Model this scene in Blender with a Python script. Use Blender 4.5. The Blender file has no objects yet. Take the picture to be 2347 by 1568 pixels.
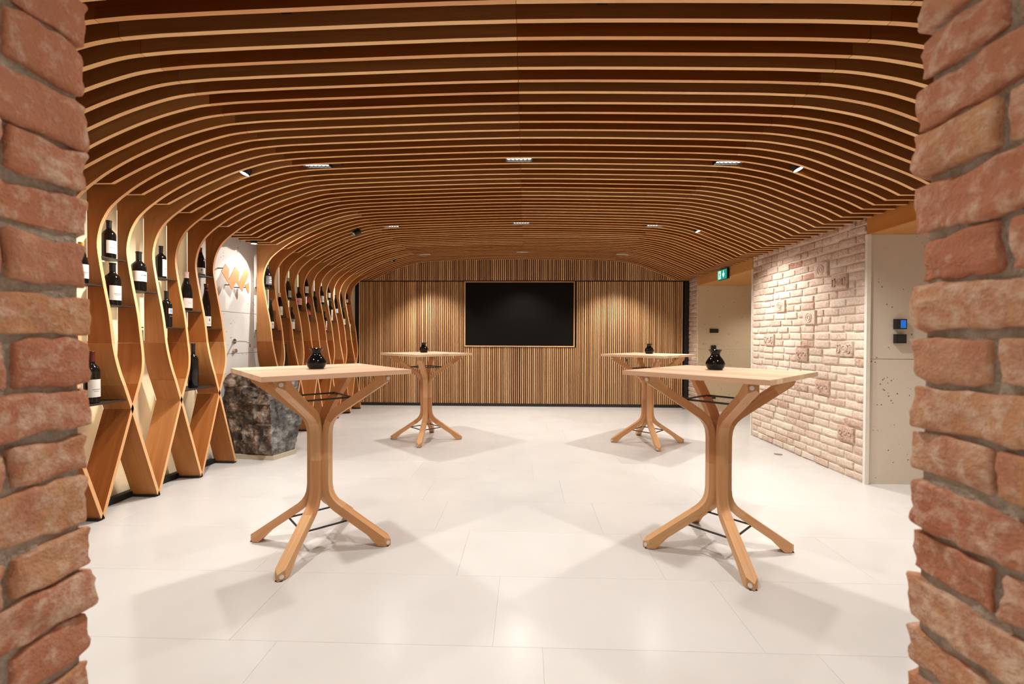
import bpy, bmesh, math, random
import numpy as np
from mathutils import Vector, Matrix, noise

random.seed(7)
PI = math.pi
scene = bpy.context.scene
COL = scene.collection

# ------------------------------------------------------------------ camera
F_PX, PITCH, YAW, ROLL, EYE = 1008.0178, 0.0104, 0.0306, 0.0038, 1.3692
def cam_axes():
    def rot(x, y, z):
        c, s = math.cos(PITCH), math.sin(PITCH)
        y, z = c*y + s*z, -s*y + c*z
        c, s = math.cos(YAW), math.sin(YAW)
        return Vector((c*x - s*y, s*x + c*y, z))
    c, s = math.cos(ROLL), math.sin(ROLL)
    return rot(c, 0, s), rot(-s, 0, c), rot(0, 1, 0)
right, up, fwd = cam_axes()
cam_data = bpy.data.cameras.new('camera')
cam = bpy.data.objects.new('camera', cam_data); COL.objects.link(cam)
M = Matrix((right, up, -fwd)).transposed().to_4x4(); M.translation = (0, 0, EYE)
cam.matrix_world = M
cam_data.sensor_width = 36.0
cam_data.sensor_fit = 'HORIZONTAL'
cam_data.lens = F_PX*36.0/2347.0
cam_data.clip_start = 0.05
cam_data.dof.use_dof = True
cam_data.dof.focus_distance = 4.2
cam_data.dof.aperture_fstop = 4.0
scene.camera = cam

# ------------------------------------------------------------------ world, colour management
world = bpy.data.worlds.new('world'); scene.world = world
world.use_nodes = True
bg = world.node_tree.nodes['Background']
bg.inputs[0].default_value = (1.0, 0.86, 0.72, 1)
bg.inputs[1].default_value = 0.75
vs = scene.view_settings
vs.view_transform = 'Standard'; vs.look = 'None'; vs.gamma = 1.0; vs.use_curve_mapping = False
vs.exposure = 0.10
scene.cycles.use_denoising = True
scene.cycles.max_bounces = 6
scene.cycles.diffuse_bounces = 4
scene.cycles.use_adaptive_sampling = True
scene.cycles.adaptive_threshold = 0.06
scene.cycles.glossy_bounces = 4
scene.cycles.sample_clamp_indirect = 6.0

LIGHT_COL = (1.0, 0.945, 0.88)
def spot(loc, target, watt, size_deg, blend=0.6, radius=0.03, color=LIGHT_COL, parent=None):
    d = bpy.data.lights.new('spot_light', 'SPOT')
    d.energy = watt; d.spot_size = math.radians(size_deg); d.spot_blend = blend
    d.shadow_soft_size = radius; d.color = color
    o = bpy.data.objects.new('spot_light', d); COL.objects.link(o)
    o.location = loc
    v = Vector(target) - Vector(loc)
    o.rotation_euler = v.to_track_quat('-Z', 'Y').to_euler()
    return o
BAR_WATT, TRACK_WATT = 180, 90

# ------------------------------------------------------------------ object helpers
class MB:
    """collects faces, each with uv, material index and tone"""
    def __init__(s): s.v = []; s.f = []; s.uv = []; s.m = []; s.t = []
    def face(s, pts, uvs=None, m=0, t=0.5):
        i = len(s.v); s.v += [tuple(p) for p in pts]
        s.f.append(list(range(i, i+len(pts))))
        s.uv.append(uvs if uvs else [(0, 0)]*len(pts)); s.m.append(m); s.t.append(t)
    def loft(s, rings, m=0, t=0.5, caps=True, v0=0.0, mk=None):
        n = len(rings[0]); u = 0.0
        us = [0.0]
        for a, b in zip(rings, rings[1:]):
            ca = sum((Vector(p) for p in a), Vector())/n; cb = sum((Vector(p) for p in b), Vector())/n
            u += (cb-ca).length; us.append(u)
        per = [v0]
        for k in range(n): per.append(per[-1] + (Vector(rings[0][k])-Vector(rings[0][(k+1) % n])).length)
        base = len(s.v)
        for r in rings: s.v += [tuple(p) for p in r]
        for i in range(len(rings)-1):
            for k in range(n):
                k2 = (k+1) % n
                s.f.append([base+i*n+k, base+i*n+k2, base+(i+1)*n+k2, base+(i+1)*n+k])
                s.uv.append([(us[i], per[k]), (us[i], per[k+1]), (us[i+1], per[k+1]), (us[i+1], per[k])])
                s.m.append(mk[k] if mk else m); s.t.append(t[i] if isinstance(t, list) else t)
        if caps:
            for idx, rev in ((0, True), (len(rings)-1, False)):
                f = [base+idx*n+k for k in range(n)]
                s.f.append(f[::-1] if rev else f)
                s.uv.append([(0.02*(k//2), per[k]*0.2) for k in range(n)]); s.m.append(m); s.t.append(t[0] if isinstance(t, list) else t)
    def box(s, x0, x1, y0, y1, z0, z1, m=0, t=0.5, grain='x'):
        if grain == 'x':
            R = [[(x, y0, z0), (x, y1, z0), (x, y1, z1), (x, y0, z1)] for x in (x0, x1)]
        elif grain == 'y':
            R = [[(x0, y, z0), (x1, y, z0), (x1, y, z1), (x0, y, z1)] for y in (y0, y1)]
        else:
            R = [[(x0, y0, z), (x1, y0, z), (x1, y1, z), (x0, y1, z)] for z in (z0, z1)]
        s.loft(R, m, t)
    def tube(s, pts, r, n=10, m=0):
        pts = [Vector(p) for p in pts]; rings = []
        for i, p in enumerate(pts):
            d = (pts[min(i+1, len(pts)-1)] - pts[max(i-1, 0)]).normalized()
            a = d.orthogonal().normalized() if i == 0 else (rings_a - d*rings_a.dot(d)).normalized()
            rings_a = a; b = d.cross(a)
            rings.append([p + a*math.cos(2*PI*k/n)*r + b*math.sin(2*PI*k/n)*r for k in range(n)])
        s.loft(rings, m)
    def lathe(s, prof, n=28, m=0, origin=(0, 0, 0)):
        ox, oy, oz = origin
        s.loft([[(ox+r*math.cos(2*PI*k/n), oy+r*math.sin(2*PI*k/n), oz+z) for k in range(n)] for r, z in prof], m)
    def mesh(s, name, mats, smooth=False, angle=35):
        me = bpy.data.meshes.new(name)
        me.from_pydata(s.v, [], s.f)
        if not isinstance(mats, (list, tuple)): mats = [mats]
        for mt in mats: me.materials.append(mt)
        uvl = me.uv_layers.new(name='UVMap')
        flat = [c for f in s.uv for q in f for c in q]
        uvl.data.foreach_set('uv', flat)
        at = me.attributes.new('tone', 'FLOAT', 'FACE')
        at.data.foreach_set('value', s.t)
        me.polygons.foreach_set('material_index', s.m)
        bm = bmesh.new(); bm.from_mesh(me)
        bmesh.ops.remove_doubles(bm, verts=bm.verts, dist=1e-5)
        bmesh.ops.recalc_face_normals(bm, faces=bm.faces)
        bm.to_mesh(me); bm.free()
        if smooth:
            me.polygons.foreach_set('use_smooth', [True]*len(me.polygons))
            me.set_sharp_from_angle(angle=math.radians(angle))
        me.update()
        return me
    def build(s, name, mats, parent=None, smooth=False, angle=35):
        return obj(name, s.mesh(name, mats, smooth, angle), parent)

def obj(name, me, parent=None, loc=(0, 0, 0), rz=0.0):
    o = bpy.data.objects.new(name, me); COL.objects.link(o)
    o.location = loc; o.rotation_euler = (0, 0, rz)
    if parent: o.parent = parent
    return o
def empty(name, loc=(0, 0, 0), rz=0.0, parent=None):
    o = obj(name, None, parent, loc, rz); o.empty_display_size = 0.05
    return o
def tag(o, label, cat, group=None):
    o['label'] = label; o['category'] = cat
    if group: o['group'] = group
    return o
def struct(o, label=None, cat=None):
    o['kind'] = 'structure'
    if label: o['label'] = label
    if cat: o['category'] = cat
    return o
def copy_tree(o, parent=None):
    c = o.copy(); COL.objects.link(c); c.parent = parent
    for ch in list(o.children): copy_tree(ch, c)
    return c

# ------------------------------------------------------------------ materials
def new_mat(name):
    m = bpy.data.materials.new(name); m.use_nodes = True
    nt = m.node_tree
    return m, nt, nt.nodes['Principled BSDF']
def N(nt, typ, **kw):
    n = nt.nodes.new(typ)
    for k, v in kw.items():
        if k.startswith('in_'): n.inputs[int(k[3:])].default_value = v
        else: setattr(n, k, v)
    return n
def math_node(nt, op, a, b=None, c=None, clamp=False):
    n = nt.nodes.new('ShaderNodeMath'); n.operation = op; n.use_clamp = clamp
    for i, v in enumerate((a, b, c)):
        if v is None: continue
        if isinstance(v, (int, float)): n.inputs[i].default_value = v
        else: nt.links.new(v, n.inputs[i])
    return n.outputs[0]
def mix_col(nt, fac, a, b, blend='MIX'):
    n = nt.nodes.new('ShaderNodeMix'); n.data_type = 'RGBA'; n.blend_type = blend
    for i, v in ((0, fac), (6, a), (7, b)):
        if isinstance(v, (int, float)): n.inputs[i].default_value = v
        elif isinstance(v, tuple): n.inputs[i].default_value = v if len(v) == 4 else (*v, 1)
        else: nt.links.new(v, n.inputs[i])
    return n.outputs[2]
def ramp(nt, fac, stops):
    n = nt.nodes.new('ShaderNodeValToRGB')
    while len(n.color_ramp.elements) < len(stops): n.color_ramp.elements.new(0.5)
    for e, (p, c) in zip(n.color_ramp.elements, stops):
        e.position = p; e.color = (*c, 1) if len(c) == 3 else c
    nt.links.new(fac, n.inputs[0]); return n.outputs[0]
def noise_tex(nt, vec, scale, detail=4, rough=0.55, dist=0.0):
    n = N(nt, 'ShaderNodeTexNoise'); n.inputs['Scale'].default_value = scale
    n.inputs['Detail'].default_value = detail; n.inputs['Roughness'].default_value = rough
    n.inputs['Distortion'].default_value = dist
    nt.links.new(vec, n.inputs['Vector']); return n.outputs['Fac']
def bump(nt, bsdf, h, strength, dist=0.01):
    n = N(nt, 'ShaderNodeBump'); n.inputs['Strength'].default_value = strength
    n.inputs['Distance'].default_value = dist
    nt.links.new(h, n.inputs['Height']); nt.links.new(n.outputs[0], bsdf.inputs['Normal'])

def plain(name, col, rough=0.5, metal=0.0, spec=0.5, coat=0.0):
    m, nt, b = new_mat(name)
    tc = N(nt, 'ShaderNodeTexCoord')
    f = noise_tex(nt, tc.outputs['Object'], 14, 1)
    c2 = tuple(min(1, c*1.10+0.001) for c in col); c1 = tuple(c*0.92 for c in col)
    nt.links.new(mix_col(nt, f, c1, c2), b.inputs['Base Color'])
    b.inputs['Roughness'].default_value = rough; b.inputs['Metallic'].default_value = metal
    b.inputs['Specular IOR Level'].default_value = spec
    b.inputs['Coat Weight'].default_value = coat; b.inputs['Coat Roughness'].default_value = 0.05
    return m
def emit(name, col, strength):
    m, nt, b = new_mat(name)
    b.inputs['Base Color'].default_value = (*col, 1)
    b.inputs['Emission Color'].default_value = (*col, 1)
    b.inputs['Emission Strength'].default_value = strength
    return m

def wood(name, dark, mid, light, var=0.45, rough=0.45, across=15.0, along=0.7, spec=0.3):
    m, nt, b = new_mat(name)
    tc = N(nt, 'ShaderNodeTexCoord'); oi = N(nt, 'ShaderNodeObjectInfo')
    at = N(nt, 'ShaderNodeAttribute', attribute_name='tone')
    off = math_node(nt, 'ADD', math_node(nt, 'MULTIPLY', oi.outputs['Random'], 61.0), math_node(nt, 'MULTIPLY', at.outputs['Fac'], 37.0))
    cb = N(nt, 'ShaderNodeCombineXYZ'); nt.links.new(off, cb.inputs[0]); nt.links.new(off, cb.inputs[1]); nt.links.new(off, cb.inputs[2])
    ad = N(nt, 'ShaderNodeVectorMath', operation='ADD'); nt.links.new(tc.outputs['UV'], ad.inputs[0]); nt.links.new(cb.outputs[0], ad.inputs[1])
    def stretched(sx, sy):
        mp = N(nt, 'ShaderNodeMapping'); mp.inputs['Scale'].default_value = (sx, sy, 1)
        nt.links.new(ad.outputs[0], mp.inputs['Vector']); return mp.outputs[0]
    big = noise_tex(nt, stretched(along, across), 1.0, 2, 0.5, 0.6)
    fine = noise_tex(nt, stretched(along*5, across*9), 1.0, 2, 0.6)
    f = math_node(nt, 'ADD', math_node(nt, 'MULTIPLY', big, 0.55), math_node(nt, 'MULTIPLY_ADD', fine, 0.40, 0.04))
    col = ramp(nt, f, [(0.18, dark), (0.52, mid), (0.88, light)])
    sp = N(nt, 'ShaderNodeTexWhiteNoise', noise_dimensions='1D'); nt.links.new(off, sp.inputs['W'])
    r = sp.outputs['Value']
    hs = N(nt, 'ShaderNodeHueSaturation')
    nt.links.new(math_node(nt, 'MULTIPLY_ADD', r, 0.016, 0.492), hs.inputs['Hue'])
    nt.links.new(math_node(nt, 'MULTIPLY_ADD', r, var, 1-var/2), hs.inputs['Value'])
    nt.links.new(math_node(nt, 'MULTIPLY_ADD', r, -0.12, 1.06), hs.inputs['Saturation'])
    nt.links.new(col, hs.inputs['Color']); nt.links.new(hs.outputs[0], b.inputs['Base Color'])
    b.inputs['Roughness'].default_value = rough; b.inputs['Specular IOR Level'].default_value = spec
    return m

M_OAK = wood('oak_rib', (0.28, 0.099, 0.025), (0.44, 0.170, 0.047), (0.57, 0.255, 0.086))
M_SLAT = wood('oak_slat_shaded', (0.17, 0.050, 0.010), (0.28, 0.090, 0.018), (0.37, 0.138, 0.034), var=0.42)  # face oak darkened, the shade between slats is put into its colour
M_EDGE = wood('oak_edge_lit', (0.66, 0.34, 0.145), (0.78, 0.45, 0.21), (0.83, 0.53, 0.28), var=0.18)  # edge oak paled, the light on the edges is put into its colour
M_PANEL = wood('oak_panel', (0.44, 0.20, 0.075), (0.66, 0.365, 0.17), (0.80, 0.51, 0.285), var=0.60)
M_TABLE = wood('oak_table', (0.55, 0.335, 0.20), (0.67, 0.455, 0.305), (0.74, 0.54, 0.395), var=0.16)
M_LEG = wood('oak_leg', (0.42, 0.185, 0.070), (0.57, 0.295, 0.132), (0.67, 0.41, 0.22), var=0.20)
M_FASCIA = wood('oak_fascia', (0.30, 0.115, 0.03), (0.52, 0.235, 0.07), (0.62, 0.31, 0.11), var=0.15, across=9.0, along=0.35)
M_BLACK = plain('black_steel', (0.012, 0.011, 0.010), 0.45)
M_DARK = plain('dark_backing', (0.010, 0.007, 0.005), 0.8)
M_SHELF = plain('dark_brown_steel', (0.030, 0.018, 0.011), 0.5)
M_VASE = plain('black_glaze', (0.004, 0.004, 0.004), 0.05, spec=0.28)
M_GLASS = plain('dark_bottle_glass', (0.006, 0.005, 0.004), 0.07, spec=0.5)
M_GLASSG = plain('green_bottle_glass', (0.018, 0.016, 0.006), 0.09, spec=0.5)
M_SCREEN = plain('screen_black', (0.006, 0.005, 0.004), 0.35, spec=0.10)
M_CHROME = plain('chrome', (0.62, 0.60, 0.57), 0.16, 1.0)
M_BOLT = plain('bolt_zinc', (0.72, 0.70, 0.66), 0.35, 0.6)
M_COPPER = plain('copper_plate', (0.64, 0.29, 0.12), 0.45, 0.1)
M_PAPER = plain('label_paper', (0.72, 0.69, 0.62), 0.6)
M_INK = plain('label_ink', (0.10, 0.09, 0.08), 0.6)
M_PINK = plain('label_pink', (0.80, 0.42, 0.36), 0.6)
M_PALEPINK = plain('foil_pale_pink', (0.70, 0.50, 0.45), 0.4)
M_REDFOIL = plain('foil_red', (0.62, 0.03, 0.025), 0.35)
M_WINEFOIL = plain('foil_wine_red', (0.10, 0.016, 0.012), 0.35)
M_YELLOW = plain('foil_yellow', (0.62, 0.36, 0.05), 0.4)
M_REDLAB = plain('label_red', (0.75, 0.10, 0.07), 0.55)
M_BLUELAB = plain('label_blue', (0.10, 0.32, 0.50), 0.55)
M_GREYLAB = plain('label_grey', (0.16, 0.155, 0.145), 0.55)
M_GREENLAB = plain('label_sage', (0.38, 0.39, 0.30), 0.6)
M_BLACKFOIL = plain('foil_black', (0.012, 0.011, 0.010), 0.35)
M_GREENFOIL = plain('foil_sage', (0.33, 0.35, 0.26), 0.4)
M_LENS = emit('lamp_lens', (1.0, 0.96, 0.90), 14.0)
M_LENSD = emit('lamp_lens_small', (1.0, 0.96, 0.90), 9.0)
M_LED = emit('led_warm', (1.0, 0.86, 0.64), 3.2)
M_BLUE = emit('touch_screen_blue', (0.006, 0.10, 0.42), 0.9)
M_EXITG = emit('exit_green', (0.0, 0.42, 0.30), 0.55)
M_EXITW = emit('exit_white', (0.80, 0.95, 0.93), 0.75)
M_TRIM = plain('white_corner_bead', (0.74, 0.69, 0.61), 0.6)
M_MORTARW = plain('lime_mortar', (0.76, 0.65, 0.54), 0.9)
M_FOOTPAD = plain('rubber_black', (0.008, 0.008, 0.008), 0.7)

def stone_floor():
    m, nt, b = new_mat('cream_stone_tile')
    tc = N(nt, 'ShaderNodeTexCoord'); oi = N(nt, 'ShaderNodeObjectInfo'); ge = N(nt, 'ShaderNodeNewGeometry')
    f = noise_tex(nt, ge.outputs['Position'], 1.6, 3, 0.6, 0.6)
    f2 = noise_tex(nt, ge.outputs['Position'], 18, 2, 0.6)
    c = ramp(nt, f, [(0.30, (0.505, 0.496, 0.480)), (0.70, (0.560, 0.554, 0.542))])
    c = mix_col(nt, math_node(nt, 'MULTIPLY', f2, 0.25), c, (0.56, 0.525, 0.485))
    c = mix_col(nt, math_node(nt, 'MULTIPLY', oi.outputs['Random'], 0.35), c, (0.585, 0.580, 0.568))
    nt.links.new(c, b.inputs['Base Color'])
    nt.links.new(math_node(nt, 'MULTIPLY_ADD', f2, 0.10, 0.17), b.inputs['Roughness'])
    b.inputs['Specular IOR Level'].default_value = 0.38
    return m
M_FLOOR = stone_floor()
M_GROUT = plain('tile_joint', (0.52, 0.495, 0.455), 0.8)

def concrete(name, c1, c2, pit=0.5):
    m, nt, b = new_mat(name)
    ge = N(nt, 'ShaderNodeNewGeometry'); P = ge.outputs['Position']
    f = noise_tex(nt, P, 2.2, 5, 0.6); f2 = noise_tex(nt, P, 55, 3, 0.6)
    col = mix_col(nt, f, c1, c2)
    col = mix_col(nt, math_node(nt, 'MULTIPLY', f2, 0.22), col, tuple(c*0.72 for c in c1))
    vo = N(nt, 'ShaderNodeTexVoronoi'); vo.inputs['Scale'].default_value = 26.0
    wob = N(nt, 'ShaderNodeVectorMath', operation='ADD'); nt.links.new(P, wob.inputs[0])
    nz = N(nt, 'ShaderNodeTexNoise'); nz.inputs['Scale'].default_value = 40; nt.links.new(P, nz.inputs['Vector'])
    sc = N(nt, 'ShaderNodeVectorMath', operation='SCALE'); sc.inputs[3].default_value = 0.018
    nt.links.new(nz.outputs['Color'], sc.inputs[0]); nt.links.new(sc.outputs[0], wob.inputs[1]); nt.links.new(wob.outputs[0], vo.inputs['Vector'])
    hole = math_node(nt, 'LESS_THAN', vo.outputs['Distance'], 0.19)
    sel = math_node(nt, 'GREATER_THAN', noise_tex(nt, P, 7, 2), 0.57)
    pits = math_node(nt, 'MULTIPLY', math_node(nt, 'MULTIPLY', hole, sel), pit)
    col = mix_col(nt, pits, col, (0.09, 0.07, 0.05))
    nt.links.new(col, b.inputs['Base Color']); b.inputs['Roughness'].default_value = 0.85
    h = math_node(nt, 'SUBTRACT', math_node(nt, 'MULTIPLY', f2, 0.5), pits)
    bump(nt, b, h, 0.35, 0.006)
    return m
M_CONC = concrete('pitted_concrete', (0.62, 0.535, 0.435), (0.70, 0.615, 0.515), 0.8)
M_CONCL = concrete('pale_concrete', (0.60, 0.58, 0.55), (0.68, 0.665, 0.635), 0.75)
M_CONCT = concrete('tan_concrete', (0.62, 0.49, 0.32), (0.68, 0.56, 0.39), 0.7)
M_CREAM = concrete('cream_plaster', (0.70, 0.60, 0.42), (0.74, 0.65, 0.47), 0.0)

def brick_mat(name, reds, wash, wash_amt, bump_s, detail_scale, mottle=1.6):
    m, nt, b = new_mat(name)
    tc = N(nt, 'ShaderNodeTexCoord'); oi = N(nt, 'ShaderNodeObjectInfo')
    cb = N(nt, 'ShaderNodeCombineXYZ')
    rr = math_node(nt, 'MULTIPLY', oi.outputs['Random'], 91.0)
    for k in range(3): nt.links.new(rr, cb.inputs[k])
    ad = N(nt, 'ShaderNodeVectorMath', operation='ADD'); nt.links.new(tc.outputs['Object'], ad.inputs[0]); nt.links.new(cb.outputs[0], ad.inputs[1])
    P = ad.outputs[0]
    f = noise_tex(nt, P, detail_scale, 5, 0.62, 0.4)
    f2 = noise_tex(nt, P, detail_scale*3.2, 4, 0.6)
    f3 = noise_tex(nt, P, detail_scale*12, 3, 0.6)
    base = ramp(nt, oi.outputs['Random'], [(0.0, reds[0]), (0.35, reds[1]), (0.65, reds[2]), (1.0, reds[3])])
    base = mix_col(nt, ramp(nt, f, [(0.42, (0, 0, 0)), (0.62, (1, 1, 1))]), base, reds[4])
    at = N(nt, 'ShaderNodeAttribute', attribute_name='wash'); at.attribute_type = 'OBJECT'
    w = math_node(nt, 'ADD', math_node(nt, 'MULTIPLY_ADD', f2, mottle, -mottle/2), at.outputs['Fac'])
    w = math_node(nt, 'MULTIPLY', w, wash_amt, clamp=True)
    col = mix_col(nt, w, base, wash)
    dk = ramp(nt, f3, [(0.28, (1, 1, 1)), (0.40, (0, 0, 0))])
    col = mix_col(nt, math_node(nt, 'MULTIPLY', dk, 0.35), col, tuple(c*0.45 for c in reds[1]))
    nt.links.new(col, b.inputs['Base Color']); b.inputs['Roughness'].default_value = 0.9
    b.inputs['Specular IOR Level'].default_value = 0.2
    bump(nt, b, math_node(nt, 'ADD', f2, math_node(nt, 'MULTIPLY', f3, 0.6)), bump_s, 0.006)
    return m
M_BRICK = brick_mat('old_red_brick', [(0.50, 0.225, 0.13), (0.43, 0.165, 0.095), (0.53, 0.28, 0.145), (0.54, 0.29, 0.18), (0.45, 0.20, 0.12)],
                    (0.66, 0.49, 0.37), 0.8, 1.0, 13, 4.2)
M_BRICKW = brick_mat('lime_washed_brick', [(0.44, 0.24, 0.17), (0.36, 0.16, 0.105), (0.46, 0.29, 0.21), (0.34, 0.17, 0.115), (0.50, 0.33, 0.25)],
                     (0.75, 0.65, 0.55), 1.0, 0.5, 14)
def mortar():
    m, nt, b = new_mat('grey_mortar')
    ge = N(nt, 'ShaderNodeNewGeometry')
    f = noise_tex(nt, ge.outputs['Position'], 40, 5, 0.65); f2 = noise_tex(nt, ge.outputs['Position'], 160, 3)
    nt.links.new(ramp(nt, f, [(0.3, (0.27, 0.22, 0.17)), (0.7, (0.50, 0.43, 0.355))]), b.inputs['Base Color'])
    b.inputs['Roughness'].default_value = 0.95
    bump(nt, b, math_node(nt, 'ADD', f, f2), 0.7, 0.008)
    return m
M_MORTAR = mortar()
def rock_mat():
    m, nt, b = new_mat('boulder_stone')
    tc = N(nt, 'ShaderNodeTexCoord'); P = tc.outputs['Object']
    at = N(nt, 'ShaderNodeAttribute', attribute_name='tone')
    f = noise_tex(nt, P, 6.5, 7, 0.70, 0.15); f2 = noise_tex(nt, P, 26, 4, 0.65, 0.2); f3 = noise_tex(nt, P, 3.0, 3, 0.5)
    brown = ramp(nt, f, [(0.38, (0.014, 0.010, 0.007)), (0.49, (0.075, 0.044, 0.025)), (0.57, (0.22, 0.15, 0.10)), (0.68, (0.50, 0.42, 0.34))])
    grey = ramp(nt, f, [(0.36, (0.035, 0.034, 0.032)), (0.51, (0.125, 0.12, 0.115)), (0.68, (0.42, 0.41, 0.39))])
    col = mix_col(nt, at.outputs['Fac'], brown, grey)
    vein = ramp(nt, f2, [(0.60, (0, 0, 0)), (0.72, (1, 1, 1))])
    col = mix_col(nt, math_node(nt, 'MULTIPLY', vein, 0.55), col, (0.46, 0.42, 0.37))
    nt.links.new(col, b.inputs['Base Color']); b.inputs['Roughness'].default_value = 0.6
    bump(nt, b, math_node(nt, 'ADD', f, math_node(nt, 'MULTIPLY', f2, 0.5)), 0.9, 0.03)
    return m
M_ROCK = rock_mat()
M_PLINTH = plain('sand_stone', (0.50, 0.43, 0.32), 0.8)

# ------------------------------------------------------------------ room layout numbers (metres)
SL0, PITCH_S, T_SLAT = 0.1576, 0.125, 0.027
D_BACK = 8.72
X_LEFT_WALL, X_BACK_RIB, X_RIGHT = -3.43, -3.355, 3.195

# ================================================================== FLOOR
floor = MB(); floor.box(-3.5, 5.2, -1.6, 8.95, -0.08, -0.004)
floor = struct(floor.build('floor', M_GROUT), 'cream stone tiled floor of the tasting room', 'floor')
TW, TL = 0.572, 1.19
tile_cache = {}
for r in range(-6, 13):
    y0 = 1.93 + r*TW
    if y0 > 8.9: continue
    y1 = min(y0+TW, 8.95)
    off = -0.14 + (0.47*((r*7) % 5))
    n0 = math.floor((-3.5-off)/TL)
    for k in range(n0, n0+10):
        x0, x1 = max(off+k*TL, -3.5), min(off+(k+1)*TL, 5.2)
        if x1-x0 < 0.05: continue
        key = (round(x1-x0, 3), round(y1-y0, 3))
        if key not in tile_cache:
            t = MB(); w, d = key; g = 0.0004; e = 0.0005
            a = [(g, g), (w-g, g), (w-g, d-g), (g, d-g)]; b_ = [(g+e, g+e), (w-g-e, g+e), (w-g-e, d-g-e), (g+e, d-g-e)]
            t.loft([[(x, y, -0.004) for x, y in a], [(x, y, -e) for x, y in a], [(x, y, 0) for x, y in b_]])
            tile_cache[key] = t.mesh('tile', M_FLOOR)
        obj('tile', tile_cache[key], floor, (x0, y0, 0))

# ================================================================== CEILING
ceil_slab = MB(); ceil_slab.box(-3.5, 3.42, 0.30, 8.95, 3.10, 3.18)
ceiling = struct(ceil_slab.build('ceiling', M_DARK), 'arched ceiling of thin oak slats under a dark slab', 'ceiling')

CEIL_PTS = [(-3.04, 2.49), (-2.90, 2.562), (-2.764, 2.627), (-2.519, 2.731), (-2.30, 2.803), (-2.12, 2.845), (-1.90, 2.866), (-1.69, 2.875),
            (-1.237, 2.888), (-0.05, 2.909), (1.20, 2.888), (1.616, 2.873), (1.84, 2.857), (2.059, 2.819), (2.21, 2.779), (2.356, 2.726), (2.653, 2.607), (2.80, 2.545), (2.91, 2.49)]
def catmull(pts, n=4):
    out = []
    for i in range(len(pts)-1):
        p0, p1, p2, p3 = pts[max(i-1, 0)], pts[i], pts[i+1], pts[min(i+2, len(pts)-1)]
        for k in range(n):
            t = k/n
            out.append(tuple(0.5*((2*p1[j]) + (-p0[j]+p2[j])*t + (2*p0[j]-5*p1[j]+4*p2[j]-p3[j])*t*t + (-p0[j]+3*p1[j]-3*p2[j]+p3[j])*t**3) for j in range(len(p1))))
    out.append(pts[-1]); return out
CEIL = catmull(CEIL_PTS, 4)
def ceil_z(x):
    xs = [p[0] for p in CEIL]; zs = [p[1] for p in CEIL]
    return float(np.interp(x, xs, zs))
SH = 0.17
EDGE = [1, 0, 1, 0]   # cut edges paler, faces darker: light and shade put into the wood colour
JL, JC, JR = -2.03, -0.05, 1.72
def seg_points(x0, x1):
    xs = [x0] + [p[0] for p in CEIL if x0+0.01 < p[0] < x1-0.01] + [x1]
    return [(x, ceil_z(x)) for x in xs]
LAMP_ROWS = [1.72, 3.845, 5.97, 7.97]
def slat_rings(pts, y):
    return [[(x, y-T_SLAT/2, z), (x, y+T_SLAT/2, z), (x, y+T_SLAT/2, min(z+SH, 3.095)), (x, y-T_SLAT/2, min(z+SH, 3.095))] for x, z in pts]
RIBS1 = [2.7826, 3.0326, 3.2826, 3.5326, 3.7826, 4.0326, 4.2826, 4.5326]
RIBS2 = [5.4076 + 0.25*i for i in range(12)]
def is_rib(y): return any(abs(y-r) < 0.01 for r in RIBS1+RIBS2)
k = 7
while SL0 + PITCH_S*k < 8.70:
    y = SL0 + PITCH_S*k
    b = MB(); gap = 0.0012
    if not is_rib(y):
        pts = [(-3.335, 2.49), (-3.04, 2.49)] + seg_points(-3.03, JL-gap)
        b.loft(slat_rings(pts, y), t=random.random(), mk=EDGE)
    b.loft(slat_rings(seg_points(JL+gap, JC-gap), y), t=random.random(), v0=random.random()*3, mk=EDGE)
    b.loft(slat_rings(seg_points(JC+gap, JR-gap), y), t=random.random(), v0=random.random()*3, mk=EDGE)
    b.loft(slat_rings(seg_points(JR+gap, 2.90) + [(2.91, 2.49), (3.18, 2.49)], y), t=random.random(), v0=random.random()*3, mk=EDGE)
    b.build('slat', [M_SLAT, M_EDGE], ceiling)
    k += 1
for x in (-1.18, 0.363, 1.135):
    b = MB(); b.box(x-0.025, x+0.025, 0.9, 8.68, ceil_z(x)+0.066, ceil_z(x)+0.10)
    b.build('mounting_rail', M_BLACK, ceiling)

# ================================================================== WALLS
b = MB(); b.box(X_LEFT_WALL-0.12, X_LEFT_WALL, 0.3, 8.95, 0, 3.1)
struct(b.build('wall_left', M_CREAM), 'cream plaster wall behind the wine racks', 'wall')
b = MB(); b.box(X_LEFT_WALL, -3.395, 4.50, 5.60, 1.172, 2.66); b.box(X_LEFT_WALL, -3.395, 4.50, 5.60, 0, 1.168)
b.box(X_LEFT_WALL, -3.395, 4.50, 5.60, 1.648, 1.652)
struct(b.build('wall_niche', M_CONCL), 'pale pitted concrete panel between the two wine racks', 'wall')

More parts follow.
